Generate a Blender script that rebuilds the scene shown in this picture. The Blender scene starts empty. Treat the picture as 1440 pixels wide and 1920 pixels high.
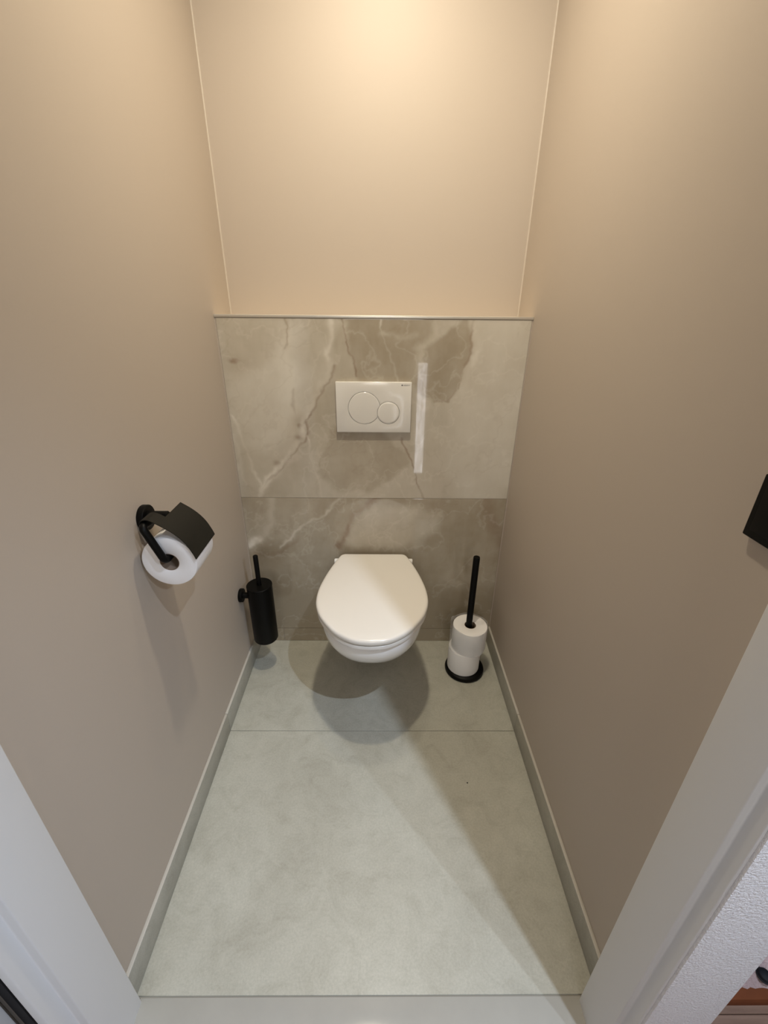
import bpy, bmesh, math, random
import numpy as np
from mathutils import Vector, Matrix

random.seed(7)
rng = np.random.default_rng(11)
scene = bpy.context.scene
COL = scene.collection

# ------------------------------------------------------------------ camera
cam_d = bpy.data.cameras.new('camera')
cam = bpy.data.objects.new('camera', cam_d)
COL.objects.link(cam)
P_, Y_, R_ = 0.4436, 0.0099, 0.0095
fw = Vector((math.sin(Y_)*math.cos(P_), math.cos(Y_)*math.cos(P_), -math.sin(P_)))
rt = Vector((math.cos(Y_), -math.sin(Y_), 0))
up = rt.cross(fw)
r2 = rt*math.cos(R_) + up*math.sin(R_)
u2 = -rt*math.sin(R_) + up*math.cos(R_)
M = Matrix((r2, u2, -fw)).transposed().to_4x4()
M.translation = (0.021, -1.4475, 1.2986)
cam.matrix_world = M
cam_d.sensor_fit = 'HORIZONTAL'
cam_d.sensor_width = 36.0
cam_d.lens = 815.83/1440*36.0
cam_d.clip_start = 0.01
scene.camera = cam

# ------------------------------------------------------------------ world, exposure
world = bpy.data.worlds.new('world')
scene.world = world
world.use_nodes = True
world.node_tree.nodes['Background'].inputs[0].default_value = (0.9, 0.95, 1.0, 1)
world.node_tree.nodes['Background'].inputs[1].default_value = 0.05
scene.view_settings.view_transform = 'Standard'
scene.view_settings.look = 'None'
scene.view_settings.gamma = 1.0
scene.view_settings.exposure = 0.0
scene.view_settings.use_curve_mapping = False

# ------------------------------------------------------------------ lights
WARM = (1.0, 0.89, 0.70)
COOL = (0.70, 0.82, 1.0)
def spot(name, loc, energy, color, radius, size_deg, blend, tilt=0.0):
    d = bpy.data.lights.new(name, 'SPOT')
    d.energy = energy; d.color = color; d.shadow_soft_size = radius
    d.spot_size = math.radians(size_deg); d.spot_blend = blend
    o = bpy.data.objects.new(name, d); o.location = loc
    o.rotation_euler = (math.radians(tilt), 0, 0)
    COL.objects.link(o); return o
CEIL = 2.42
LAMPS = [('toilet_lamp_light', (0.03, -0.58, CEIL-0.02), 57.0, WARM, 0.035, 140, 1.0, 24),
         ('toilet_lamp_light', (0.02, -0.25, CEIL-0.02), 14.0, WARM, 0.035, 160, 1.0),
         ('hall_lamp_light', (0.60, -1.48, CEIL-0.02), 112.0, COOL, 0.012, 100, 0.8),
         ('hall_lamp_light', (1.50, -2.50, CEIL-0.02), 88.0, COOL, 0.02, 165, 0.6)]
for a in LAMPS: spot(*a)

# ------------------------------------------------------------------ helpers
def link(name, me, mat=None, parent=None):
    o = bpy.data.objects.new(name, me)
    COL.objects.link(o)
    if mat is not None: o.data.materials.append(mat)
    if parent is not None: o.parent = parent
    return o
def tag(o, label, cat=None, group=None, kind=None):
    o['label'] = label
    if cat: o['category'] = cat
    if group: o['group'] = group
    if kind: o['kind'] = kind
    return o
def empty(name, loc=(0, 0, 0)):
    o = bpy.data.objects.new(name, None); COL.objects.link(o)
    o.location = loc; o.empty_display_size = 0.05
    return o
def bm_mesh(bm, name, smooth=False, angle=None):
    bmesh.ops.recalc_face_normals(bm, faces=bm.faces)
    me = bpy.data.meshes.new(name); bm.to_mesh(me); bm.free()
    if smooth:
        me.polygons.foreach_set('use_smooth', [True]*len(me.polygons))
        if angle is not None:
            me.set_sharp_from_angle(angle=math.radians(angle))
    return me
def add_box(bm, x0, x1, y0, y1, z0, z1):
    v = [bm.verts.new(p) for p in ((x0,y0,z0),(x1,y0,z0),(x1,y1,z0),(x0,y1,z0),(x0,y0,z1),(x1,y0,z1),(x1,y1,z1),(x0,y1,z1))]
    for f in ((3,2,1,0),(4,5,6,7),(0,1,5,4),(1,2,6,5),(2,3,7,6),(3,0,4,7)):
        bm.faces.new([v[i] for i in f])
def box(name, x0, x1, y0, y1, z0, z1, mat, parent=None, bevel=0.0, seg=2, origin=None):
    """box in world (or parent) coordinates"""
    bm = bmesh.new(); add_box(bm, x0, x1, y0, y1, z0, z1)
    if bevel:
        bmesh.ops.bevel(bm, geom=bm.edges[:], offset=bevel, segments=seg, profile=0.5, affect='EDGES')
    me = bm_mesh(bm, name, bool(bevel), 40)
    return link(name, me, mat, parent)
def prism(name, poly, z0, z1, mat, parent=None, bevel=0.0, seg=3):
    """poly in x,y extruded in z"""
    bm = bmesh.new()
    b = [bm.verts.new((x, y, z0)) for x, y in poly]; t = [bm.verts.new((x, y, z1)) for x, y in poly]
    n = len(poly)
    bm.faces.new(b[::-1]); bm.faces.new(t)
    for i in range(n): bm.faces.new((b[i], b[(i+1) % n], t[(i+1) % n], t[i]))
    if bevel:
        ed = [e for e in bm.edges if abs(e.verts[0].co.z-e.verts[1].co.z) > 0.01]
        bmesh.ops.bevel(bm, geom=ed, offset=bevel, segments=seg, profile=0.5, affect='EDGES')
    return link(name, bm_mesh(bm, name, True, 35), mat, parent)
def loft(bm, rings, close_start=True, close_end=True):
    vs = [[bm.verts.new(p) for p in r] for r in rings]
    n = len(rings[0])
    for a, b in zip(vs[:-1], vs[1:]):
        for i in range(n):
            bm.faces.new((a[i], a[(i+1) % n], b[(i+1) % n], b[i]))
    if close_start: bm.faces.new(vs[0][::-1])
    if close_end: bm.faces.new(vs[-1])
    return vs
def lathe(name, prof, mat, parent=None, n=48, axis='z', loc=(0, 0, 0), angle=35, closed=False):
    """profile [(r, h)] revolved about an axis through loc"""
    bm = bmesh.new(); rings = []
    for r, h in prof:
        ring = []
        for i in range(n):
            a = 2*math.pi*i/n
            u, v = r*math.cos(a), r*math.sin(a)
            p = {'z': (u, v, h), 'y': (u, h, v), 'x': (h, u, v)}[axis]
            ring.append((p[0]+loc[0], p[1]+loc[1], p[2]+loc[2]))
        rings.append(ring)
    if closed:
        vs = loft(bm, rings, False, False)
        a, b = vs[-1], vs[0]
        for i in range(n): bm.faces.new((a[i], a[(i+1) % n], b[(i+1) % n], b[i]))
    else:
        loft(bm, rings)
    return link(name, bm_mesh(bm, name, True, angle), mat, parent)
def tube(name, pts, r, mat, parent=None, n=20):
    """round rod along a polyline with mitred rings"""
    P = [Vector(p) for p in pts]; bm = bmesh.new(); rings = []
    ref = None
    for i, p in enumerate(P):
        d = (P[min(i+1, len(P)-1)]-P[max(i-1, 0)]).normalized()
        if ref is None:
            ref = d.cross(Vector((0.3, 0.2, 0.9))).normalized()
        ref = (ref - d*ref.dot(d)).normalized()
        s = d.cross(ref)
        rings.append([tuple(p + (ref*math.cos(2*math.pi*k/n) + s*math.sin(2*math.pi*k/n))*r) for k in range(n)])
    loft(bm, rings)
    return link(name, bm_mesh(bm, name, True, 40), mat, parent)
def fillet(pts, rad, n=6):
    """round the inner corners of a 3D polyline"""
    P = [Vector(p) for p in pts]; out = [P[0]]
    for a, b, c in zip(P[:-2], P[1:-1], P[2:]):
        d1 = (a-b).normalized(); d2 = (c-b).normalized()
        s, e = b+d1*rad, b+d2*rad
        for k in range(n+1):
            t = k/n
            out.append(s*(1-t)**2 + b*2*t*(1-t) + e*t*t)
    out.append(P[-1]); return out
def catmull(pts, n=6, closed=False):
    P = [np.array(p, float) for p in pts]; out = []
    m = len(P); rngi = range(m if closed else m-1)
    for i in rngi:
        if closed: p0, p1, p2, p3 = P[i-1], P[i], P[(i+1) % m], P[(i+2) % m]
        else: p0, p1, p2, p3 = P[max(i-1, 0)], P[i], P[i+1], P[min(i+2, m-1)]
        for k in range(n):
            t = k/n
            out.append(0.5*((2*p1)+(-p0+p2)*t+(2*p0-5*p1+4*p2-p3)*t*t+(-p0+3*p1-3*p2+p3)*t**3))
    if not closed: out.append(P[-1])
    return out
def boolean_diff(o, cutters):
    for c in cutters:
        m = o.modifiers.new('cut', 'BOOLEAN'); m.operation = 'DIFFERENCE'; m.object = c; m.solver = 'EXACT'
    bpy.context.view_layer.update()
    dg = bpy.context.evaluated_depsgraph_get()
    me = bpy.data.meshes.new_from_object(o.evaluated_get(dg))
    o.modifiers.clear(); o.data = me
    for c in cutters: bpy.data.objects.remove(c, do_unlink=True)
    me.polygons.foreach_set('use_smooth', [True]*len(me.polygons)); me.set_sharp_from_angle(angle=math.radians(30))

# ------------------------------------------------------------------ materials
def new_mat(name):
    m = bpy.data.materials.new(name); m.use_nodes = True
    return m, m.node_tree, m.node_tree.nodes['Principled BSDF']
def noise(nt, scale, detail=4, rough=0.6, dist=0.0, vec=None):
    n = nt.nodes.new('ShaderNodeTexNoise')
    n.inputs['Scale'].default_value = scale; n.inputs['Detail'].default_value = detail
    n.inputs['Roughness'].default_value = rough; n.inputs['Distortion'].default_value = dist
    if vec is None:
        tc = nt.nodes.new('ShaderNodeTexCoord'); vec = tc.outputs['Object']
    nt.links.new(vec, n.inputs['Vector'])
    return n
def ramp(nt, src, stops):
    r = nt.nodes.new('ShaderNodeValToRGB')
    el = r.color_ramp.elements
    while len(el) < len(stops): el.new(0.5)
    for e, (p, c) in zip(el, stops): e.position = p; e.color = (*c, 1) if len(c) == 3 else c
    nt.links.new(src, r.inputs[0]); return r
def bump(nt, bsdf, src, strength, dist):
    b = nt.nodes.new('ShaderNodeBump'); b.inputs['Strength'].default_value = strength; b.inputs['Distance'].default_value = dist
    nt.links.new(src, b.inputs['Height']); nt.links.new(b.outputs['Normal'], bsdf.inputs['Normal'])
def plain(name, col, rough, metallic=0.0, spec=0.5, bumps=None, var=0.0, coat=0.0):
    m, nt, b = new_mat(name)
    b.inputs['Base Color'].default_value = (*col, 1); b.inputs['Roughness'].default_value = rough
    b.inputs['Metallic'].default_value = metallic; b.inputs['Specular IOR Level'].default_value = spec
    b.inputs['Coat Weight'].default_value = coat
    if var:
        n = noise(nt, 9.0, 5)
        r = ramp(nt, n.outputs['Fac'], [(0.3, tuple(c*(1-var) for c in col)), (0.7, tuple(min(1, c*(1+var)) for c in col))])
        nt.links.new(r.outputs[0], b.inputs['Base Color'])
    if bumps:
        n = noise(nt, bumps[0], 3); bump(nt, b, n.outputs['Fac'], bumps[1], bumps[2])
    return m
def stone(name, dark, mid, light, rough, scale=1.0):
    m, nt, b = new_mat(name)
    n1 = noise(nt, 3.2*scale, 8, 0.62, 0.6)
    n2 = noise(nt, 190*scale, 4, 0.75); n3 = noise(nt, 14*scale, 7, 0.68, 1.2)
    r1 = ramp(nt, n1.outputs['Fac'], [(0.30, dark), (0.5, mid), (0.72, light)])
    r2 = ramp(nt, n2.outputs['Fac'], [(0.30, (0.86, 0.86, 0.85)), (0.66, (1.04, 1.04, 1.04))])
    r3 = ramp(nt, n3.outputs['Fac'], [(0.32, (0.88, 0.875, 0.86)), (0.52, (1.0, 1.0, 1.0)), (0.70, (1.05, 1.05, 1.05))])
    mx3 = nt.nodes.new('ShaderNodeMix'); mx3.data_type = 'RGBA'; mx3.blend_type = 'MULTIPLY'; mx3.inputs[0].default_value = 1.0
    mx = nt.nodes.new('ShaderNodeMix'); mx.data_type = 'RGBA'; mx.blend_type = 'MULTIPLY'; mx.inputs[0].default_value = 1.0
    nt.links.new(r1.outputs[0], mx.inputs[6]); nt.links.new(r2.outputs[0], mx.inputs[7])
    nt.links.new(mx.outputs[2], mx3.inputs[6]); nt.links.new(r3.outputs[0], mx3.inputs[7])
    nt.links.new(mx3.outputs[2], b.inputs['Base Color'])
    b.inputs['Roughness'].default_value = rough
    bump(nt, b, n2.outputs['Fac'], 0.10, 0.0008)
    return m

MAT = {}
MAT['paint'] = plain('taupe_wall_paint', (0.455, 0.39, 0.325), 0.55, bumps=(420, 0.10, 0.0006))
MAT['ceiling'] = plain('white_ceiling_paint', (0.80, 0.78, 0.74), 0.8)
MAT['frame'] = plain('white_frame_paint', (0.66, 0.66, 0.66), 0.45, bumps=(600, 0.05, 0.0003))
MAT['rough_white'] = plain('white_textured_plaster', (0.88, 0.87, 0.89), 0.45, bumps=(260, 1.0, 0.004))
MAT['hall'] = plain('hall_wall_paint', (0.30, 0.29, 0.28), 0.7)
MAT['hall_ceiling'] = plain('hall_ceiling_paint', (0.5, 0.5, 0.5), 0.8)
MAT['floor'] = stone('grey_floor_tile', (0.375, 0.365, 0.308), (0.425, 0.417, 0.358), (0.465, 0.46, 0.40), 0.42)
MAT['skirt'] = stone('grey_skirting_tile', (0.325, 0.31, 0.26), (0.37, 0.355, 0.30), (0.41, 0.395, 0.34), 0.42, 1.3)
MAT['skirt_edge'] = plain('pale_skirting_edge', (0.45, 0.425, 0.375), 0.5)
MAT['grout'] = plain('grey_grout', (0.25, 0.235, 0.20), 0.9)
MAT['ledge'] = plain('cream_ledge_paint', (0.78, 0.71, 0.60), 0.6)
MAT['sealant'] = plain('cream_sealant', (0.51, 0.45, 0.38), 0.5)
MAT['seal_dark'] = plain('taupe_sealant', (0.30, 0.26, 0.20), 0.6)
MAT['metal_trim'] = plain('brushed_trim', (0.62, 0.59, 0.53), 0.35, metallic=0.6)
MAT['ceramic'] = plain('white_ceramic', (0.86, 0.855, 0.85), 0.08, coat=0.3)
MAT['seat'] = plain('white_seat_plastic', (0.76, 0.735, 0.69), 0.20)
MAT['plate'] = plain('white_plate_plastic', (0.72, 0.70, 0.655), 0.12)
MAT['black'] = plain('matt_black_metal', (0.0022, 0.0020, 0.0017), 0.45, spec=0.13)
MAT['flap'] = plain('matt_black_sheet', (0.0085, 0.0078, 0.0055), 0.5, spec=0.22)
MAT['rubber'] = plain('black_rubber', (0.008, 0.008, 0.010), 0.7, spec=0.3)
MAT['card'] = plain('cardboard', (0.30, 0.22, 0.16), 0.9)
MAT['paper'] = plain('tissue_paper', (0.82, 0.80, 0.785), 0.95, bumps=(700, 0.25, 0.001))
MAT['logo'] = plain('grey_print', (0.10, 0.10, 0.10), 0.5)
MAT['threshold'] = plain('beige_threshold_stone', (0.40, 0.39, 0.355), 0.16, var=0.04)
MAT['red_wood'] = plain('red_brown_wood', (0.17, 0.050, 0.018), 0.8, var=0.2, spec=0.15)
MAT['rug'] = plain('pink_rug', (0.50, 0.36, 0.34), 0.95, bumps=(160, 1.0, 0.006), var=0.25)
MAT['lamp_ring'] = plain('white_lamp_ring', (0.8, 0.8, 0.8), 0.4)
MAT['chrome'] = plain('steel', (0.6, 0.6, 0.6), 0.25, metallic=1.0)

m, nt, b = new_mat('lamp_glass'); MAT['lamp_glass'] = m
b.inputs['Emission Color'].default_value = (1, 0.85, 0.62, 1); b.inputs['Emission Strength'].default_value = 6.0
m, nt, b = new_mat('stripe_glow_glass'); MAT['stripe_glow'] = m  # emission of the added panel that makes the mirrored stripe
b.inputs['Base Color'].default_value = (0.8, 0.8, 0.8, 1)
b.inputs['Emission Color'].default_value = (0.95, 0.95, 1.0, 1); b.inputs['Emission Strength'].default_value = 6.0
tc = nt.nodes.new('ShaderNodeTexCoord'); mp = nt.nodes.new('ShaderNodeMapping'); mp.inputs['Scale'].default_value = (60, 1, 9)
nt.links.new(tc.outputs['Object'], mp.inputs[0])
n = noise(nt, 1.0, 4, 0.6, 1.0, mp.outputs[0])
r = ramp(nt, n.outputs['Fac'], [(0.35, (0.35, 0.34, 0.34)), (0.62, (1.0, 0.98, 1.0))])
nt.links.new(r.outputs[0], b.inputs['Emission Color'])
m, nt, b = new_mat('fill_glow'); MAT['fill_glow'] = m  # emission of the added fill panel behind the camera
b.inputs['Emission Color'].default_value = (1.0, 0.95, 0.88, 1); b.inputs['Emission Strength'].default_value = 6.5
# wood planks
m, nt, b = new_mat('brown_plank'); MAT['plank'] = m
tc = nt.nodes.new('ShaderNodeTexCoord'); mp = nt.nodes.new('ShaderNodeMapping'); mp.inputs['Scale'].default_value = (1.5, 22, 22)
nt.links.new(tc.outputs['Object'], mp.inputs[0])
n = noise(nt, 3.0, 6, 0.65, 0.4, mp.outputs[0])
r = ramp(nt, n.outputs['Fac'], [(0.3, (0.15, 0.085, 0.055)), (0.7, (0.27, 0.165, 0.115))])
nt.links.new(r.outputs[0], b.inputs['Base Color']); b.inputs['Roughness'].default_value = 0.5
# clear film
m, nt, b = new_mat('clear_film'); MAT['film'] = m
tr = nt.nodes.new('ShaderNodeBsdfTransparent'); gl = nt.nodes.new('ShaderNodeBsdfPrincipled')
gl.inputs['Base Color'].default_value = (0.85, 0.85, 0.85, 1); gl.inputs['Roughness'].default_value = 0.15
ms = nt.nodes.new('ShaderNodeMixShader'); ms.inputs[0].default_value = 0.32
nt.links.new(tr.outputs[0], ms.inputs[1]); nt.links.new(gl.outputs[0], ms.inputs[2])
nt.links.new(ms.outputs[0], nt.nodes['Material Output'].inputs[0])
# polished onyx wall tile: colour comes from the stone's own vein pattern, stored per vertex
m, nt, b = new_mat('polished_onyx_tile'); MAT['onyx'] = m
at = nt.nodes.new('ShaderNodeAttribute'); at.attribute_name = 'onyx'
sep = nt.nodes.new('ShaderNodeSeparateColor'); nt.links.new(at.outputs['Color'], sep.inputs[0])
base = ramp(nt, sep.outputs[0], [(0.0, (0.33, 0.28, 0.205)), (0.5, (0.51, 0.465, 0.385)), (1.0, (0.66, 0.625, 0.55))])
mx = nt.nodes.new('ShaderNodeMix'); mx.data_type = 'RGBA'
mx.inputs[7].default_value = (0.24, 0.165, 0.11, 1)
nt.links.new(sep.outputs[1], mx.inputs[0]); nt.links.new(base.outputs[0], mx.inputs[6])
mx2 = nt.nodes.new('ShaderNodeMix'); mx2.data_type = 'RGBA'; mx2.inputs[7].default_value = (0.80, 0.76, 0.68, 1)
nt.links.new(sep.outputs[2], mx2.inputs[0]); nt.links.new(mx.outputs[2], mx2.inputs[6])
nt.links.new(mx2.outputs[2], b.inputs['Base Color'])
b.inputs['Roughness'].default_value = 0.035; b.inputs['IOR'].default_value = 1.55

# ------------------------------------------------------------------ room dimensions
W = 0.486          # half width between the painted side walls
YB = 0.169         # painted back wall above the ledge
ZT = 1.2655        # top of the tiled boxing
ZJ = 0.6655        # joint between the two big wall tiles
ZS = 0.067         # strip along the floor
YF = -1.067        # room side of the door frame
YH = -1.18         # hall side of the door frame
YJ = -0.437        # floor tile joint

def structure(o, label, cat): return tag(o, label, cat, kind='structure')

# floor: two big tiles on a grouted bed
fl = box('floor', -W, W, YF+0.004, 0.01, -0.06, -0.002, MAT['grout']); structure(fl, 'grey stone-look tiled floor of the toilet room', 'floor')
box('floor_tile', -W+0.001, W-0.001, YJ+0.0008, 0.009, -0.012, 0.0, MAT['floor'], fl, 0.0006, 1)
box('floor_tile', -W+0.001, W-0.001, YF+0.0065, YJ-0.0008, -0.012, 0.0, MAT['floor'], fl, 0.0006, 1)
th = box('trim_1', -0.47, 0.445, YH, YF+0.0045, -0.06, -0.0015, MAT['threshold'], None, 0.001, 2)
structure(th, 'smooth beige stone threshold between the white door jambs', 'threshold')

# side and back walls, ceiling
wl = box('wall_left', -0.60, -W, YH+0.004, 0.30, -0.06, CEIL, MAT['paint']); structure(wl, 'taupe painted wall behind the black paper holder', 'wall')
wr = box('wall_right', W, 0.5605, YH+0.016, 0.30, -0.06, CEIL, MAT['paint']); structure(wr, 'taupe painted wall beside the spare roll stand', 'wall')
wb = box('wall_back', -W, W, YB, 0.30, 0, CEIL, MAT['paint']); structure(wb, 'warm lit beige wall above the tiled ledge', 'wall')
for s in (-1, 1):
    pts = []
    bm = bmesh.new()
    sec = [(0, 0), (-0.0036*s, 0)] + [(-0.0036*s*math.cos(a), -0.0036*math.sin(a)) for a in (0.4, 0.8, 1.2)] + [(0, -0.0036)]
    r0 = [(s*W+x, YB+y, ZT+0.003) for x, y in sec]; r1 = [(x, y, CEIL) for x, y, z in r0]
    loft(bm, [r0, r1])
    link('corner_sealant', bm_mesh(bm, 'corner_sealant', True, 50), MAT['sealant'], wb)
ce = box('ceiling', -0.60, 0.5605, YH+0.004, 0.30, CEIL, CEIL+0.08, MAT['ceiling']); structure(ce, 'white ceiling of the toilet room', 'ceiling')
wf = box('wall_front', -W, W, YH+0.004, YF, 2.13, CEIL, MAT['paint']); structure(wf, 'painted wall over the door opening', 'wall')

# tiled boxing in front of the cistern
wt = box('wall_lower', -W, W, 0.010, YB, -0.002, ZT, MAT['paint']); structure(wt, 'tiled cistern boxing with a painted ledge behind the toilet', 'tiled wall')

box('ledge_board', -W+0.0005, W-0.0005, 0.0135, YB-0.0005, ZT, ZT+0.002, MAT['ledge'], wt)
def seg_dist(px, pz, poly):
    """distance from each point to a polyline"""
    d = np.full(px.shape, 9.0)
    for (ax, az), (bx, bz) in zip(poly[:-1], poly[1:]):
        vx, vz = bx-ax, bz-az
        t = np.clip(((px-ax)*vx+(pz-az)*vz)/(vx*vx+vz*vz+1e-12), 0, 1)
        d = np.minimum(d, np.hypot(px-ax-t*vx, pz-az-t*vz))
    return d
def inside(px, pz, poly):
    c = np.zeros(px.shape, bool); n = len(poly)
    for i in range(n):
        (ax, az), (bx, bz) = poly[i], poly[(i+1) % n]
        with np.errstate(divide='ignore', invalid='ignore'):
            hit = ((az > pz) != (bz > pz)) & (px < (bx-ax)*(pz-az)/(bz-az+1e-12)+ax)
        c ^= hit
    return c
def soft(px, pz, poly, w):
    d = seg_dist(px, pz, list(poly)+[poly[0]])
    sd = np.where(inside(px, pz, poly), d, -d)
    t = np.clip(sd/w*0.5+0.5, 0, 1)
    return t*t*(3-2*t)
def vnoise(x, z, f, seed):
    r = np.random.default_rng(seed); g = r.random((64, 64))
    u, v = x*f+17.3, z*f+9.1
    i, j = np.floor(u).astype(int), np.floor(v).astype(int)
    a, b_ = u-i, v-j
    a = a*a*(3-2*a); b_ = b_*b_*(3-2*b_)
    G = lambda p, q: g[p % 64, q % 64]
    return (G(i, j)*(1-a)+G(i+1, j)*a)*(1-b_)+(G(i, j+1)*(1-a)+G(i+1, j+1)*a)*b_
def fbm(x, z, f, seed, o=5):
    s = 0; w = 0
    for k in range(o):
        s = s+vnoise(x, z, f*2**k, seed+k)*0.55**k; w += 0.55**k
    return s/w

def vein(d, w): return np.exp(-(d/w)**2)
def onyx_field(X, Z):
    # the pattern is bent a little by noise so that the edges wander like in the stone
    dx = (fbm(X, Z, 9, 3)-0.5)*0.05 + (fbm(X, Z, 40, 23, 3)-0.5)*0.012
    dz = (fbm(X, Z, 9, 9)-0.5)*0.05 + (fbm(X, Z, 40, 33, 3)-0.5)*0.012
    x, z = X+dx, Z+dz
    tone = 0.50 + (fbm(X, Z, 5, 40)-0.5)*0.45 + (fbm(X, Z, 22, 50)-0.5)*0.22 + (fbm(X*2.6, Z*0.7, 30, 60)-0.5)*0.10
    dark = np.zeros_like(X); light = np.zeros_like(X)
    up = Z > ZJ
    # upper tile
    A = lambda p, w: soft(x, z, p, w)
    L = lambda p: seg_dist(x, z, p)
    pale = [(-0.465,1.093),(-0.409,1.122),(-0.291,1.176),(-0.279,1.144),(-0.264,1.057),(-0.26,0.965),(-0.301,0.892),(-0.388,0.841),(-0.451,0.858),(-0.477,0.956)]
    dtop = [(-0.089,1.30),(0.176,1.30),(0.176,1.217),(0.156,1.193),(0.134,1.183),(0.136,1.126),(0.119,1.06),(-0.057,1.06),(-0.07,1.153)]
    dright = [(0.165,1.183),(0.289,1.29),(0.298,1.17),(0.295,1.127),(0.281,1.061),(0.246,1.019),(0.184,1.014),(0.128,1.075)]
    khaki = [(-0.132,0.93),(0.029,0.92),(0.12,0.828),(0.113,0.775),(0.047,0.721),(-0.021,0.684),(-0.14,0.702),(-0.204,0.773)]
    mid = [(-0.237,0.892),(-0.183,0.997),(-0.148,1.088),(-0.132,1.194),(-0.096,1.262),(-0.07,1.153),(-0.064,1.081),(-0.125,1.073),(-0.132,0.91),(-0.212,0.773),(-0.175,0.683),(-0.389,0.672),(-0.275,0.825)]
    curve = [(-0.127,1.28),(-0.132,1.194),(-0.152,1.152),(-0.138,1.124),(-0.148,1.088),(-0.172,1.058),(-0.183,0.997),(-0.218,0.933),(-0.237,0.892),(-0.275,0.825),(-0.32,0.772),(-0.366,0.732),(-0.406,0.66)]
    t = 0.26*A(pale, 0.03) - 0.32*A(dtop, 0.012) - 0.34*A(dright, 0.010) - 0.28*A(khaki, 0.014) - 0.10*A(mid, 0.012)
    t = t + 0.20*(1/(1+np.exp(-(x-0.30)/0.02)))
    t = t + 0.26*vein(L([(-0.275,1.20),(-0.27,1.06),(-0.25,0.98)]), 0.035)
    tone = tone + np.where(up, t, 0)
    dk = 0.68*vein(L([(-0.107,1.29),(-0.09,1.215),(-0.067,1.146),(-0.06,1.088)]), 0.0035)
    dk = np.maximum(dk, 0.55*vein(L([(0.097,0.895),(0.129,0.793),(0.162,0.704),(0.183,0.64)]), 0.0032))
    dk = np.maximum(dk, 0.45*vein(L([(0.325,1.29),(0.293,1.225),(0.298,1.17),(0.295,1.127),(0.281,1.061),(0.246,1.019),(0.192,1.014)]), 0.005))
    dk = np.maximum(dk, 0.62*vein(L(curve[3:12]), 0.0045))
    dk = np.maximum(dk, 0.35*vein(L([(-0.272,1.29),(-0.28,1.172)]), 0.003))
    dk = np.maximum(dk, 0.28*vein(L([(-0.264,1.05),(-0.25,0.95),(-0.225,0.90)]), 0.006))
    spots = np.zeros_like(X)
    for sx, sz, w, h, k in ((-0.446,1.137,0.015,0.007,0.9),(-0.245,0.945,0.035,0.03,0.22),(-0.30,0.80,0.05,0.03,0.18),(-0.251,0.929,0.009,0.010,0.65),(-0.258,0.888,0.013,0.011,0.8),(-0.34,0.79,0.014,0.016,0.55),(-0.43,1.13,0.05,0.02,0.16)):
        spots = np.maximum(spots, k*np.exp(-((X-sx+dx*0.5)/w)**2-((Z-sz+dz*0.5)/h)**2))
    dark = np.where(up, dk, 0)
    lt = 0.42*vein(L([(-0.479,0.956),(-0.451,0.858),(-0.428,0.772),(-0.395,0.682)]), 0.006)
    lt = np.maximum(lt, 0.5*vein(L([(-0.411,0.672),(-0.329,0.772),(-0.266,0.825)]), 0.009))
    lt = np.maximum(lt, 0.35*vein(L([(-0.486,0.891),(-0.474,0.806),(-0.46,0.718)]), 0.005))
    lt = np.maximum(lt, 0.45*vein(L([(0.015,1.29),(0.038,1.203),(0.061,1.133),(0.077,1.06)]), 0.0028))
    lt = np.maximum(lt, 0.52*vein(L([(p[0]-0.012, p[1]+0.004) for p in curve]), 0.009))
    lt = np.maximum(lt, 0.40*vein(L([(-0.237,0.892),(-0.225,0.83),(-0.2,0.75),(-0.175,0.67)]), 0.004))
    lt = np.maximum(lt, 0.30*vein(L([(0.30,1.29),(0.318,1.2),(0.315,1.12),(0.30,1.05)]), 0.010))
    lt = np.maximum(lt, 0.34*vein(L([(0.03,1.215),(0.09,1.2),(0.134,1.215)]), 0.008))
    light = np.where(up, lt, 0)
    # lower tile and strip
    l2 = [(-0.061,0.596),(-0.004,0.632),(0.142,0.651),(0.243,0.597),(0.23,0.532),(0.149,0.464),(-0.072,0.463),(-0.105,0.492)]
    l3 = [(-0.455,0.68),(-0.197,0.68),(-0.252,0.576),(-0.331,0.51),(-0.462,0.471),(-0.476,0.556)]
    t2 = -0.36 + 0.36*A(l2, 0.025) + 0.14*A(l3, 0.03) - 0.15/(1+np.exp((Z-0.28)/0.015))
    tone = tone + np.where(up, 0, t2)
    dk2 = 0.62*vein(L([(0.028,0.69),(-0.02,0.623),(-0.07,0.587),(-0.088,0.521),(-0.132,0.463)]), 0.011)
    dk2 = np.maximum(dk2, 0.42*vein(L([(0.404,0.68),(0.438,0.58),(0.475,0.515),(0.489,0.437)]), 0.022))
    dk2 = np.maximum(dk2, 0.25*vein(L([(-0.288,0.50),(-0.352,0.445),(-0.463,0.43)]), 0.010))
    dark = np.where(up, dark, dk2)
    lt2 = 0.80*vein(L([(-0.364,0.69),(-0.376,0.566),(-0.419,0.51),(-0.478,0.471)]), 0.014)
    lt2 = np.maximum(lt2, 0.40*vein(L([(-0.109,0.68),(-0.185,0.595),(-0.288,0.529),(-0.352,0.472)]), 0.006))
    light = np.where(up, light, lt2)
    mask = np.clip((fbm(X, Z, 13, 70, 4)-0.30)/0.35, 0.30, 1.0)
    light = light*mask*1.15; dark = np.maximum(dark*np.clip(mask+0.25, 0, 1)*1.2, spots)
    # fine streaks everywhere
    rid = 1-np.abs(fbm(x*1.0+0.4*z, z-0.5*x, 7, 80)-0.5)*2
    light = np.maximum(light, 0.14*np.clip((rid-0.95)/0.05, 0, 1))
    rid2 = 1-np.abs(fbm(x-0.6*z, z+0.3*x, 6, 95)-0.5)*2
    dark = np.maximum(dark, 0.10*np.clip((rid2-0.96)/0.04, 0, 1))
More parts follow.
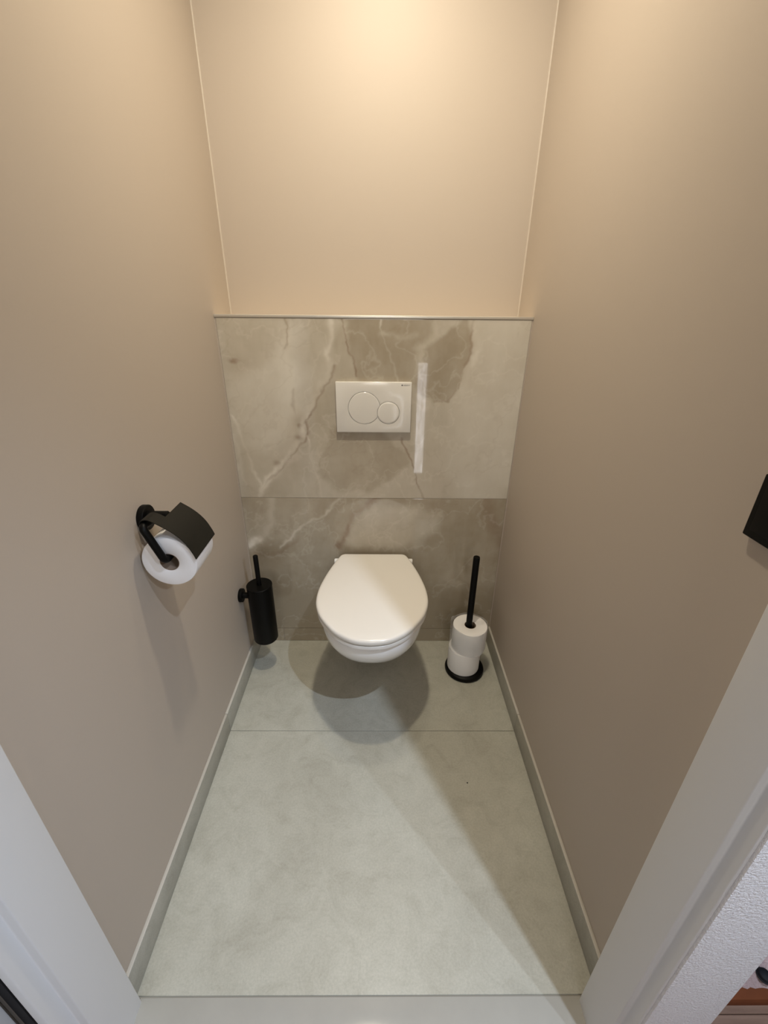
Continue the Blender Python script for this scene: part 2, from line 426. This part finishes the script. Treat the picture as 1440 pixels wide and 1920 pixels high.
    return np.clip(tone, 0, 1), np.clip(dark, 0, 1), np.clip(light, 0, 1)

def onyx_tile(x0, x1, z0, z1, step, y=0.0, depth=0.0095):
    nx = max(2, int((x1-x0)/step)+1); nz = max(2, int((z1-z0)/step)+1)
    xs = np.linspace(x0, x1, nx); zs = np.linspace(z0, z1, nz)
    X, Z = np.meshgrid(xs, zs)
    Yv = np.full_like(X, y)
    e = (X < x0+1e-6) | (X > x1-1e-6) | (Z < z0+1e-6) | (Z > z1-1e-6)
    Yv[e] += 0.0003
    V = np.stack([X, Yv, Z], -1).reshape(-1, 3)
    idx = np.arange(nx*nz).reshape(nz, nx)
    F = np.stack([idx[:-1, :-1], idx[:-1, 1:], idx[1:, 1:], idx[1:, :-1]], -1).reshape(-1, 4)
    bord = np.concatenate([idx[0, :], idx[1:, -1], idx[-1, -2::-1], idx[-2:0:-1, 0]])
    nb = len(bord); Vb = V[bord].copy(); Vb[:, 1] = y+depth
    base_i = len(V)
    side = [(bord[(i+1) % nb], bord[i], base_i+i, base_i+(i+1) % nb) for i in range(nb)]
    faces = F.tolist()+[list(map(int, s)) for s in side]+[[base_i+i for i in range(nb)][::-1]]
    V = np.concatenate([V, Vb])
    me = bpy.data.meshes.new('wall_tile'); me.from_pydata(V.tolist(), [], faces)
    t, d, l = onyx_field(V[:, 0], V[:, 2])
    att = me.color_attributes.new('onyx', 'FLOAT_COLOR', 'POINT')
    buf = np.stack([t, d, l, np.ones_like(t)], -1).astype(np.float32)
    att.data.foreach_set('color', buf.ravel())
    me.update()
    return link('wall_tile', me, MAT['onyx'], wt)
G = 0.0009
TX = W-0.0045
onyx_tile(-TX, TX, ZJ+G, ZT-0.004, 0.0024)
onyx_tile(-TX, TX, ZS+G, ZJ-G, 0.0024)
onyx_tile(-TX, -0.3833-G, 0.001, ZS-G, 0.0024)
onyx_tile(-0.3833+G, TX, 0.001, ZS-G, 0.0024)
box('grout_bed', -TX, TX, 0.0025, 0.0102, 0.0, ZT-0.006, MAT['sealant'], wt)
for s in (-1, 1):
    box('edge_sealant', min(s*W, s*(TX+0.0012)), max(s*W, s*(TX+0.0012)), 0.0006, 0.010, 0.0, ZT-0.004, MAT['paint'], wt)
    box('edge_joint', min(s*(TX-0.0002), s*(TX+0.0012)), max(s*(TX-0.0002), s*(TX+0.0012)), 0.0016, 0.010, 0.0, ZT-0.004, MAT['seal_dark'], wt)
tr = box('trim_2', -W, W, -0.0018, 0.013, ZT-0.0035, ZT+0.0045, MAT['metal_trim'], None, 0.0012, 3)
structure(tr, 'thin brushed metal edging strip along the top of the marbled tiles', 'edging')
box('tile_joint', -W+0.001, W-0.001, -0.0004, 0.008, ZT-0.0052, ZT-0.0034, MAT['seal_dark'], tr)

# skirting tiles along the side walls
for s, nm, lab in ((-1, 'baseboard_left', 'grey stone skirting below the black paper holder'), (1, 'baseboard_right', 'grey stone skirting beside the spare roll stand')):
    a, b_ = (-W, -W+0.008) if s < 0 else (W-0.008, W)
    e = empty(nm, (s*W, -0.5, 0)); structure(e, lab, 'skirting')
    for k, (y0, y1) in enumerate(((YF+0.001, YJ-0.0006), (YJ+0.0006, -0.0005))):
        o = box('skirting_tile', a-s*W, b_-s*W, y0+0.5, y1+0.5, 0.0005, 0.077, MAT['skirt'], e, 0.001, 2)
        o = box('skirting_edge', a-s*W, b_-s*W, y0+0.5, y1+0.5, 0.0771, 0.080, MAT['skirt_edge'], e, 0.0010, 2)

# ------------------------------------------------------------------ door frame
df = empty('door_1', (0, -1.12, 0)); structure(df, 'white painted door frame around the opening in the foreground', 'door frame')
def rel(poly): return [(x, y+1.12) for x, y in poly]
prism('jamb', rel([(-0.465, YF), (-0.465, -1.1525), (-0.4805, -1.1525), (-0.4805, -1.181), (-0.492, -1.1835), (-0.500, -1.165), (-0.500, YF)]), -0.0015, 2.14, MAT['frame'], df, 0.0022)
prism('jamb', rel([(0.440, YF), (0.500, YF), (0.500, -1.1660), (0.4495, -1.1660), (0.4495, -1.1448), (0.440, -1.1448)]), -0.0015, 2.14, MAT['frame'], df, 0.0022)
box('head', -0.465, 0.44, YF+1.12, -1.1448+1.12, 2.09, 2.14, MAT['frame'], df, 0.002)
box('head_rebate', -0.4805, 0.4495, -1.166+1.12, -1.1446+1.12, 2.105, 2.14, MAT['frame'], df, 0.002)
box('gap_shade_strip', -0.5140, -0.4985, -1.1815+1.12, -1.1763+1.12, 0, 2.1, MAT['rubber'], df)  # black strip standing in for the shade between jamb and leaf
# open door leaf standing out into the hall on the left
dl = empty('door_2', (-0.537, -1.186, 0)); structure(dl, 'pale door leaf swung open into the hall beside the left jamb', 'door')
leaf = box('leaf', -0.022, 0.022, -0.86, 0, 0.008, 2.08, MAT['frame'], dl, 0.003)
tube('handle', fillet([(0.022, -0.79, 1.02), (0.075, -0.79, 1.02), (0.075, -0.67, 1.02)], 0.015), 0.009, MAT['black'], dl)
lathe('handle_rose', [(0.001, 0.022), (0.026, 0.022), (0.026, 0.028), (0.001, 0.030)], MAT['black'], dl, 32, 'x', (0, -0.79, 1.02))

# ------------------------------------------------------------------ hall around the camera
we = box('wall_hall_end', 0.4525, 0.561, YH+0.0095, YH+0.0158, -0.06, CEIL, MAT['rough_white'], None, 0.001, 2)
structure(we, 'white textured plaster end of the partition wall at the right', 'wall')
wo = box('wall_hall_partition', 0.5606, 0.5650, YH+0.0135, 1.30, -0.06, CEIL, MAT['hall']); structure(wo, 'outer face of the partition wall', 'wall')
w1 = box('wall_hall_left', -2.40, -0.58, YH, YH+0.06, 0, CEIL, MAT['hall']); structure(w1, 'hall wall left of the open door', 'wall')
w2 = box('wall_hall_rear', -2.4, 3.6, -3.66, -3.60, 0, CEIL, MAT['hall']); structure(w2, 'hall wall behind the viewer', 'wall')
w3 = box('wall_hall_side', -2.46, -2.4, -3.66, YH+0.06, 0, CEIL, MAT['hall']); structure(w3, 'hall side wall', 'wall')
w4 = box('wall_hall_far', 3.6, 3.66, -3.66, 1.3, 0, CEIL, MAT['hall']); structure(w4, 'far hall wall at the right', 'wall')
w5 = box('wall_hall_back', 0.565, 3.6, 1.24, 1.30, 0, CEIL, MAT['hall']); structure(w5, 'hall back wall', 'wall')
c2 = box('ceiling_hall', -2.46, 3.66, -3.66, YH-0.002, CEIL, CEIL+0.08, MAT['hall_ceiling']); structure(c2, 'white hall ceiling', 'ceiling')
c3 = box('ceiling_hall_side', 0.565, 3.66, YH-0.002, 1.30, CEIL, CEIL+0.08, MAT['hall_ceiling']); structure(c3, 'white hall side ceiling', 'ceiling')
w6 = box('wall_hall_over', -0.60, 0.4520, YH-0.004, YH+0.0035, 2.14, CEIL, MAT['hall']); structure(w6, 'hall wall over the door', 'wall')

hf = box('floor_hall', -2.46, 3.66, -3.66, YH-0.001, -0.06, -0.018, MAT['plank']); structure(hf, 'brown plank floor of the hall', 'floor')
hs = box('floor_hall_side', 0.565, 3.66, YH-0.001, 1.30, -0.06, -0.018, MAT['plank']); structure(hs, 'brown plank floor behind the white wall end at the right', 'floor')
meshes = {}
def plank(x0, x1, y0, y1, par):
    key = (round(x1-x0, 4), round(y1-y0, 4))
    if key not in meshes:
        bm = bmesh.new(); add_box(bm, 0, x1-x0, 0, y1-y0, -0.016, 0)
        bmesh.ops.bevel(bm, geom=bm.edges[:], offset=0.0012, segments=1, affect='EDGES')
        me = bm_mesh(bm, 'plank'); me.materials.append(MAT['plank']); meshes[key] = me
    o = bpy.data.objects.new('plank', meshes[key]); COL.objects.link(o); o.parent = par; o.location = (x0, y0, 0)
y = YH-0.002; k = 0
while y > -2.80:
    offs = [-1.30, -0.20, 1.02, 2.20] if k % 2 else [-1.30, -0.75, 0.45, 1.60, 2.20]
    for a, b_ in zip(offs[:-1], offs[1:]): plank(a, b_-0.001, y-0.136, y-0.001, hf)
    y -= 0.136; k += 1
y = YH; k = 0
for y0, y1 in ((YH-0.0005, -1.0905), (-1.0895, -0.95)):
    for a, b_ in ((0.566, 1.25), (1.251, 2.20)): plank(a, b_, y0, y1, hs)

# low wooden step, rug and shoe glimpsed past the wall end
st = box('wooden_step', 0.60, 1.90, -1.0785, -0.40, 0.0, 0.030, MAT['red_wood'], None, 0.002)
tag(st, 'red brown wooden step beyond the white wall end at the lower right', 'step')
bm = bmesh.new(); nx, ny = 140, 40
grid = {}
for i in range(nx+1):
    for j in range(ny+1):
        u, v = i/nx, j/ny
        ex = min(u, 1-u, v*0.5, 0.5*(1-v))
        grid[i, j] = bm.verts.new((0.63+u*1.2, -1.062+v*0.6+0.0015*math.sin(i*2.7)*(j == 0), 0.030+0.014*min(1, ex*60)+0.003*random.random()*(ex > 0)))
for i in range(nx):
    for j in range(ny): bm.faces.new((grid[i, j], grid[i+1, j], grid[i+1, j+1], grid[i, j+1]))
rg = link('rug', bm_mesh(bm, 'rug', True), MAT['rug']); tag(rg, 'fluffy pink rug on the red brown step at the lower right', 'rug')
sh = empty('rubber_stopper', (0.824, -1.0495, 0.0425)); tag(sh, 'small black rounded stopper on the pink rug at the right edge', 'stopper')
lathe('stopper_body', [(0.001, 0.0), (0.011, 0.0), (0.0125, 0.002), (0.0125, 0.008), (0.011, 0.012), (0.007, 0.0145), (0.001, 0.015)], MAT['rubber'], sh, 16)
lathe('stopper_rim', [(0.0125, 0.003), (0.0138, 0.0035), (0.0138, 0.0055), (0.0125, 0.006)], MAT['rubber'], sh, 16, closed=True)

# glowing panel added in the hall to make the bright stripe mirrored in the tiles
wn = empty('added_glow_panel_1', (0.338, -2.0, 0)); structure(wn, 'added narrow glowing panel mirrored in the polished tile right of the flush plate', 'glow panel')

wd = empty('added_glow_panel_2', (0.05, -3.56, 1.25)); structure(wd, 'added glowing fill panel behind the viewer', 'glow panel')  # unseen glowing panel added to light the toilet from the front
box('pane', -0.42, 0.42, -0.004, 0.004, 0.03, 0.83, MAT['fill_glow'], wd)
for a in ((-0.46, -0.42, -0.03, 0.03, 0.0, 0.87), (0.42, 0.46, -0.03, 0.03, 0.0, 0.87), (-0.42, 0.42, -0.03, 0.03, 0.83, 0.87), (-0.42, 0.42, -0.03, 0.03, 0.0, 0.03)):
    box('panel_frame', *a, MAT['frame'], wd, 0.002)

# ------------------------------------------------------------------ ceiling lamps
for (nm, loc, *_), lab in zip(LAMPS, ('round recessed ceiling lamp in the middle of the toilet room', 'round recessed ceiling lamp close to the wall above the toilet', 'round recessed hall ceiling lamp nearest the door', 'round recessed hall ceiling lamp farther from the door')):
    e = empty('ceiling_lamp', (loc[0], loc[1], CEIL)); tag(e, lab, 'lamp', 'recessed ceiling lamps')
    lathe('lamp_ring', [(0.050, 0.0), (0.062, 0.0), (0.062, -0.004), (0.052, -0.008), (0.050, -0.006)], MAT['lamp_ring'], e, 40, closed=True)
    lathe('lamp_glass', [(0.001, -0.0005), (0.0495, -0.0005), (0.0495, -0.003), (0.001, -0.003)], MAT['lamp_glass'], e, 40)

# ------------------------------------------------------------------ toilet
CX = -0.003
to = empty('toilet', (CX, 0, 0)); tag(to, 'white wall-hung toilet with closed lid below the flush plate', 'toilet')
half = [(0.0, -0.505), (0.040, -0.500), (0.074, -0.485), (0.112, -0.455), (0.147, -0.408), (0.167, -0.368), (0.1795, -0.316), (0.1790, -0.252), (0.1670, -0.180), (0.1480, -0.105), (0.1290, -0.048), (0.1200, -0.032), (0.1080, -0.0255)]
hp = catmull(half, 5)
full = [(p[0], p[1]) for p in hp]
mirror = [(-x, y) for x, y in full[::-1]][:-1]
back = [(0.108-0.216*k/8, -0.0255) for k in range(1, 8)]
OUT = full + back + mirror
def inset(poly, d):
    n = len(poly); res = []
    for i in range(n):
        p0, p2 = Vector(poly[i-1]), Vector(poly[(i+1) % n])
        t = (p2-p0).normalized(); nrm = Vector((-t.y, t.x))
        res.append((poly[i][0]+nrm.x*d, poly[i][1]+nrm.y*d))
    return res
def scaled(poly, s, c=(0, -0.26)): return [(c[0]+(x-c[0])*s, c[1]+(y-c[1])*s) for x, y in poly]
def slab(name, poly, prof, mat, dome=None):
    bm = bmesh.new()
    rings = [[(x, y, z) for x, y in inset(poly, d)] for d, z in prof]
    if dome:
        last = inset(poly, prof[-1][0])
        for s, z in dome: rings.append([(x, y, z) for x, y in scaled(last, s)])
    loft(bm, rings)
    return link(name, bm_mesh(bm, name, True, 60), mat, to)
slab('lid', OUT, [(0.045, 0.4420), (0.0065, 0.4420), (0.0060, 0.4330), (0.003, 0.4325), (0.0008, 0.4332), (0.0, 0.4345), (0.0, 0.4410), (0.0008, 0.4445), (0.0028, 0.4472), (0.0060, 0.4490), (0.0110, 0.4500)], MAT['seat'], [(0.9, 0.4506), (0.7, 0.4512), (0.4, 0.4516), (0.05, 0.4517)])
slab('seat', inset(OUT, 0.0025), [(0.045, 0.4225), (0.0065, 0.4225), (0.0060, 0.4150), (0.003, 0.4145), (0.0, 0.4160), (0.0, 0.4258), (0.0015, 0.4275), (0.010, 0.4278), (0.045, 0.4265)], MAT['seat'])
for s in (-1, 1):
    lathe('hinge', [(0.001, -0.013), (0.009, -0.013), (0.011, -0.010), (0.011, 0.010), (0.009, 0.013), (0.001, 0.013)], MAT['ceramic'], to, 24, 'x', (s*0.134, -0.040, 0.4225))
    lathe('hinge_post', [(0.009, 0.404), (0.009, 0.418), (0.001, 0.419)], MAT['ceramic'], to, 20, 'z', (s*0.134, -0.040, 0))
def bowl_ring(z, yf, hw, rear, n=72):
    """D shaped section: round front, sides drawing in a little to the wall"""
    pts = []
    L = -yf
    for i in range(n+1):
        a = -math.pi/2+math.pi*i/n            # from left side round the front to right
        cx = math.sin(a); cy = math.cos(a)
        e = 2/2.35
        x = hw*math.copysign(abs(cx)**e, cx); yv = -L*0.40-(L*0.60)*abs(cy)**e
        pts.append((x, yv, z))
    side = 8
    for k in range(1, side+1):
        t = k/side; pts.append((hw+(rear-hw)*t**1.3, -L*0.40*(1-t)-0.0015*t, z))
    m = 6
    for k in range(1, m): pts.append((rear-2*rear*k/m, -0.0015, z))
    for k in range(side, 0, -1):
        t = k/side; pts.append((-(hw+(rear-hw)*t**1.3), -L*0.40*(1-t)-0.0015*t, z))
    return pts
bm = bmesh.new()
prof = [(0.4085, -0.452, 0.145, 0.130), (0.4095, -0.470, 0.162, 0.148), (0.4090, -0.4785, 0.1690, 0.154), (0.4060, -0.4850, 0.1735, 0.157), (0.396, -0.4885, 0.1755, 0.159), (0.376, -0.4865, 0.1755, 0.159), (0.352, -0.4765, 0.1730, 0.157),
        (0.327, -0.459, 0.1680, 0.154), (0.300, -0.434, 0.1600, 0.149), (0.272, -0.402, 0.1490, 0.143), (0.24, -0.360, 0.1340, 0.134), (0.20, -0.310, 0.116, 0.121), (0.16, -0.264, 0.100, 0.109), (0.12, -0.222, 0.086, 0.097), (0.085, -0.188, 0.076, 0.088), (0.070, -0.168, 0.068, 0.080), (0.066, -0.15, 0.058, 0.068)]
loft(bm, [bowl_ring(z, yf, hw, min(rear, hw*0.60+0.004)) for z, yf, hw, rear in prof])
link('bowl', bm_mesh(bm, 'bowl', True, 50), MAT['ceramic'], to)

# ------------------------------------------------------------------ flush plate
PX0, PX1, PZ0, PZ1 = -0.1251, 0.1209, 0.9125, 1.0765
fp = empty('flush_plate', (0, 0, 0.99)); tag(fp, 'white rectangular flush plate with two round buttons on the marbled tiles', 'flush plate')
OZ = -0.99
plate = box('plate', PX0, PX1, -0.0125, -0.0002, PZ0+OZ, PZ1+OZ, MAT['plate'], None, 0.0016, 3)
c1 = (PX0+0.092, PZ1-0.0835+OZ, 0.0515); c2 = (PX0+0.1715, PZ1-0.0985+OZ, 0.0360)
def cyl(r, c, y0, y1, n=96): return lathe('cutter', [(r, y0), (r, y1)], None, None, n, 'y', (c[0], 0, c[1]))
boolean_diff(plate, [cyl(c1[2]+0.0017, c1, -0.03, -0.0085), cyl(c2[2]+0.0017, c2, -0.03, -0.0085)])
plate.parent = fp
b1 = lathe('button', [(0.001, -0.0134), (c1[2]-0.006, -0.0133), (c1[2]-0.0012, -0.0128), (c1[2], -0.0118), (c1[2], -0.0087), (0.001, -0.0087)], MAT['plate'], None, 96, 'y', (c1[0], 0, c1[1]))
boolean_diff(b1, [cyl(c2[2]+0.0017, c2, -0.03, 0.01)])
b1.parent = fp
lathe('button', [(0.001, -0.0134), (c2[2]-0.005, -0.0133), (c2[2]-0.0012, -0.0128), (c2[2], -0.0118), (c2[2], -0.0087), (0.001, -0.0087)], MAT['plate'], fp, 80, 'y', (c2[0], 0, c2[1]))
fc = bpy.data.curves.new('brand_print', 'FONT'); fc.body = 'GEBERIT'; fc.size = 0.0058; fc.extrude = 0.0001; fc.space_character = 1.05
fo = bpy.data.objects.new('tmp', fc); COL.objects.link(fo); bpy.context.view_layer.update()
me = bpy.data.meshes.new_from_object(fo.evaluated_get(bpy.context.evaluated_depsgraph_get())); bpy.data.objects.remove(fo, do_unlink=True)
wtxt = max(v.co.x for v in me.vertices)
po = link('brand_print', me, MAT['logo'], fp); po.rotation_euler = (math.pi/2, 0, 0); po.location = (PX1-0.005-wtxt, -0.0126, PZ1-0.0115+OZ)
box('brand_mark', PX1-0.005-wtxt-0.0058, PX1-0.005-wtxt-0.0016, -0.0127, -0.0124, PZ1-0.0115+OZ, PZ1-0.0073+OZ, MAT['logo'], fp)

# ------------------------------------------------------------------ paper holder and roll on the left wall
RX, RZ, RR = -0.4215, 0.8180, 0.0585
RY0, RY1 = -0.664, -0.566
ph = empty('toilet_paper_holder', (-W, -0.61, 0.885)); tag(ph, 'black wall-mounted toilet paper holder with a curved cover flap', 'paper holder')
O = (W, 0.61, -0.885)
def pr_(p): return (p[0]+O[0], p[1]+O[1], p[2]+O[2])
lathe('wall_disc', [(0.001, 0.0), (0.0265, 0.0), (0.0275, 0.0015), (0.0275, 0.0125), (0.026, 0.014), (0.001, 0.014)], MAT['black'], ph, 40, 'x', (0.0002, 0, 0))
lathe('peg', [(0.0105, 0.012), (0.0105, 0.0545), (0.009, 0.056), (0.001, 0.056)], MAT['black'], ph, 28, 'x', (0, 0, 0.004))
arm = fillet([pr_((-0.452, -0.612, 0.889)), pr_((-0.452, -0.678, 0.897)), pr_((RX, -0.678, RZ)), pr_((RX, RY1-0.004, RZ))], 0.012)
tube('arm', arm, 0.0078, MAT['black'], ph)
prof2 = catmull([(-0.4235, 0.8990), (-0.405, 0.8865), (-0.388, 0.8715), (-0.374, 0.8530), (-0.3635, 0.8300), (-0.3600, 0.8190)], 5)
def sheet(name, prof, y0, y1, th, mat, par):
    bm = bmesh.new(); P2 = [Vector((p[0], p[1])) for p in prof]; top = []; bot = []
    for i, p in enumerate(P2):
        t = (P2[min(i+1, len(P2)-1)]-P2[max(i-1, 0)]).normalized(); nrm = Vector((-t.y, t.x))
        top.append(p+nrm*th/2); bot.append(p-nrm*th/2)
    loop = top+bot[::-1]
    ra = [pr_((q.x, y0, q.y)) for q in loop]; rb = [pr_((q.x, y1, q.y)) for q in loop]
    loft(bm, [ra, rb]); return link(name, bm_mesh(bm, name, True, 35), mat, par)
fl_ = sheet('cover_flap', prof2, -0.672, -0.562, 0.0016, MAT['flap'], ph)
tab = catmull([(-0.4600, 0.8985), (-0.457, 0.9050), (-0.450, 0.9085), (-0.442, 0.9085), (-0.433, 0.9045), (-0.4228, 0.8985)], 4)
sheet('hinge_tab', tab, -0.672, -0.636, 0.0016, MAT['flap'], ph)
def paper_roll(name, loc, r, h, axis, core=0.0195, label='', group=None):
    e = empty(name, loc); tag(e, label, 'toilet paper', group)
    z0, z1 = (0, h)
    lathe('paper', [(core+0.0008, z0+0.001), (core+0.002, z0), (r-0.003, z0), (r-0.0008, z0+0.0010), (r, z0+0.004), (r, z1-0.004), (r-0.0008, z1-0.0010), (r-0.003, z1), (core+0.002, z1), (core+0.0008, z1-0.001)], MAT['paper'], e, 72, axis, closed=True, angle=50)
    lathe('cardboard_core', [(core, z0+0.0005), (core+0.0008, z0+0.0005), (core+0.0008, z1-0.0005), (core, z1-0.0005)], MAT['card'], e, 48, axis, closed=True)
    return e
paper_roll('toilet_paper_roll', (RX, RY0, RZ-0.0115), RR-0.001, RY1-RY0, 'y', label='white toilet paper roll hanging under the black cover flap')

# ------------------------------------------------------------------ wall-mounted toilet brush
BX, BY, BZ0, BZ1 = -0.4105, -0.150, 0.148, 0.392
bh = empty('toilet_brush_holder', (BX, BY, BZ0)); tag(bh, 'matt black cylindrical brush holder mounted on the left wall', 'brush holder')
H = BZ1-BZ0
lathe('canister', [(0.001, 0.0), (0.038, 0.0), (0.0425, 0.0015), (0.0445, 0.005), (0.0445, H-0.007), (0.0425, H-0.007), (0.0425, 0.005), (0.001, 0.004)], MAT['black'], bh, 56)
lathe('wall_disc', [(0.001, -W-BX+0.0002), (0.024, -W-BX+0.0002), (0.025, -W-BX+0.002), (0.025, -W-BX+0.012), (0.0235, -W-BX+0.0135), (0.001, -W-BX+0.0135)], MAT['black'], bh, 36, 'x', (0, 0, 0.345-BZ0))
lathe('bracket', [(0.011, -W-BX+0.011), (0.011, -0.040)], MAT['black'], bh, 28, 'x', (0, 0, 0.345-BZ0))
tb = empty('toilet_brush', (BX, BY, BZ0+0.006)); tag(tb, 'black toilet brush with a thin rod handle in the wall holder', 'toilet brush')
q = BZ1-BZ0-0.006
lathe('lid_cap', [(0.001, q-0.006), (0.0445, q-0.006), (0.0452, q-0.005), (0.0452, q-0.0012), (0.044, q), (0.001, q)], MAT['black'], tb, 56)
lathe('handle', [(0.0085, q-0.002), (0.0085, 0.512-BZ0-0.0075), (0.0075, 0.512-BZ0-0.006), (0.001, 0.512-BZ0-0.006)], MAT['black'], tb, 28)
lathe('brush_head', [(0.004, q-0.006), (0.006, 0.09), (0.03, 0.085), (0.036, 0.06), (0.036, 0.02), (0.025, 0.002), (0.001, 0.0005)], MAT['rubber'], tb, 32)

# ------------------------------------------------------------------ spare roll stand
SX, SY = 0.3560, -0.158
ss = empty('spare_roll_stand', (SX, SY, 0)); tag(ss, 'black floor stand with an upright pole carrying spare paper rolls', 'roll stand')
lathe('base', [(0.001, 0.0), (0.070, 0.0), (0.0745, 0.003), (0.0755, 0.010), (0.0735, 0.017), (0.068, 0.021), (0.055, 0.022), (0.001, 0.022)], MAT['black'], ss, 64)
lathe('pole', [(0.0115, 0.020), (0.0115, 0.513), (0.0105, 0.5155), (0.001, 0.5158)], MAT['black'], ss, 36)
paper_roll('toilet_paper_roll', (SX-0.007, SY-0.002, 0.0222), 0.0610, 0.0985, 'z', label='lower spare paper roll resting on the black stand base', group='spare paper rolls on the stand')
upper_roll = paper_roll('toilet_paper_roll', (SX+0.005, SY, 0.1212), 0.0635, 0.0985, 'z', core=0.0205, label='upper spare paper roll on the stand with the pole rising from it', group='spare paper rolls on the stand')
# clear packaging film loosely round the upper roll
bm = bmesh.new(); rings = []; n = 80
for k, (z, ex) in enumerate(((0.1216, 0.0035), (0.1230, 0.0036), (0.130, 0.0022), (0.15, 0.0018), (0.18, 0.0022), (0.205, 0.003), (0.222, 0.004))):
    ring = []
    for i in range(n):
        a = 2*math.pi*i/n
        left = max(0.0, math.cos(a-math.radians(185)))
        r = 0.0635+ex+0.0075*left**4+0.0006*math.sin(a*9+k*1.3)
        zz = z+(0.016*left**3 if k >= 5 else 0)+(0.002*math.sin(a*5) if k == 6 else 0)
        ring.append((r*math.cos(a), r*math.sin(a), zz-0.1212))
    rings.append(ring)
loft(bm, rings, False, False)
fm = link('plastic_wrap', bm_mesh(bm, 'plastic_wrap', True), MAT['film'], upper_roll); fm['label'] = 'clear loose plastic film'

# ------------------------------------------------------------------ black switch plate on the right wall
sw = empty('light_switch', (W, -1.006, 1.083)); tag(sw, 'square black wall switch on the right wall at the photo edge', 'switch')
box('switch_plate', -0.0095, -0.0001, -0.040, 0.040, -0.040, 0.040, MAT['black'], sw, 0.002, 3)
box('rocker', -0.0125, -0.009, -0.029, 0.029, -0.029, 0.029, MAT['black'], sw, 0.0012, 2)

# tiny crumb lying on the floor
bm = bmesh.new(); bmesh.ops.create_icosphere(bm, subdivisions=1, radius=0.0022)
for v in bm.verts: v.co *= 0.8+0.4*random.random(); v.co.z *= 0.5
cr = link('crumb', bm_mesh(bm, 'crumb', True), MAT['rubber']); cr.location = (0.288, -0.615, 0.0010); tag(cr, 'tiny dark crumb on the grey floor right of centre', 'crumb')
# frame and pane of the added stripe panel
box('pane', -0.034, 0.034, -0.004, 0.004, 0.03, 0.91, MAT['stripe_glow'], wn)
for nm, a in (('panel_frame', (-0.050, -0.034, -0.012, 0.012, 0.0, 0.94)), ('panel_frame', (0.034, 0.050, -0.012, 0.012, 0.0, 0.94)), ('panel_frame', (-0.034, 0.034, -0.012, 0.012, 0.91, 0.94)), ('panel_frame', (-0.034, 0.034, -0.012, 0.012, 0.0, 0.03))):
    box(nm, *a, MAT['frame'], wn, 0.001)
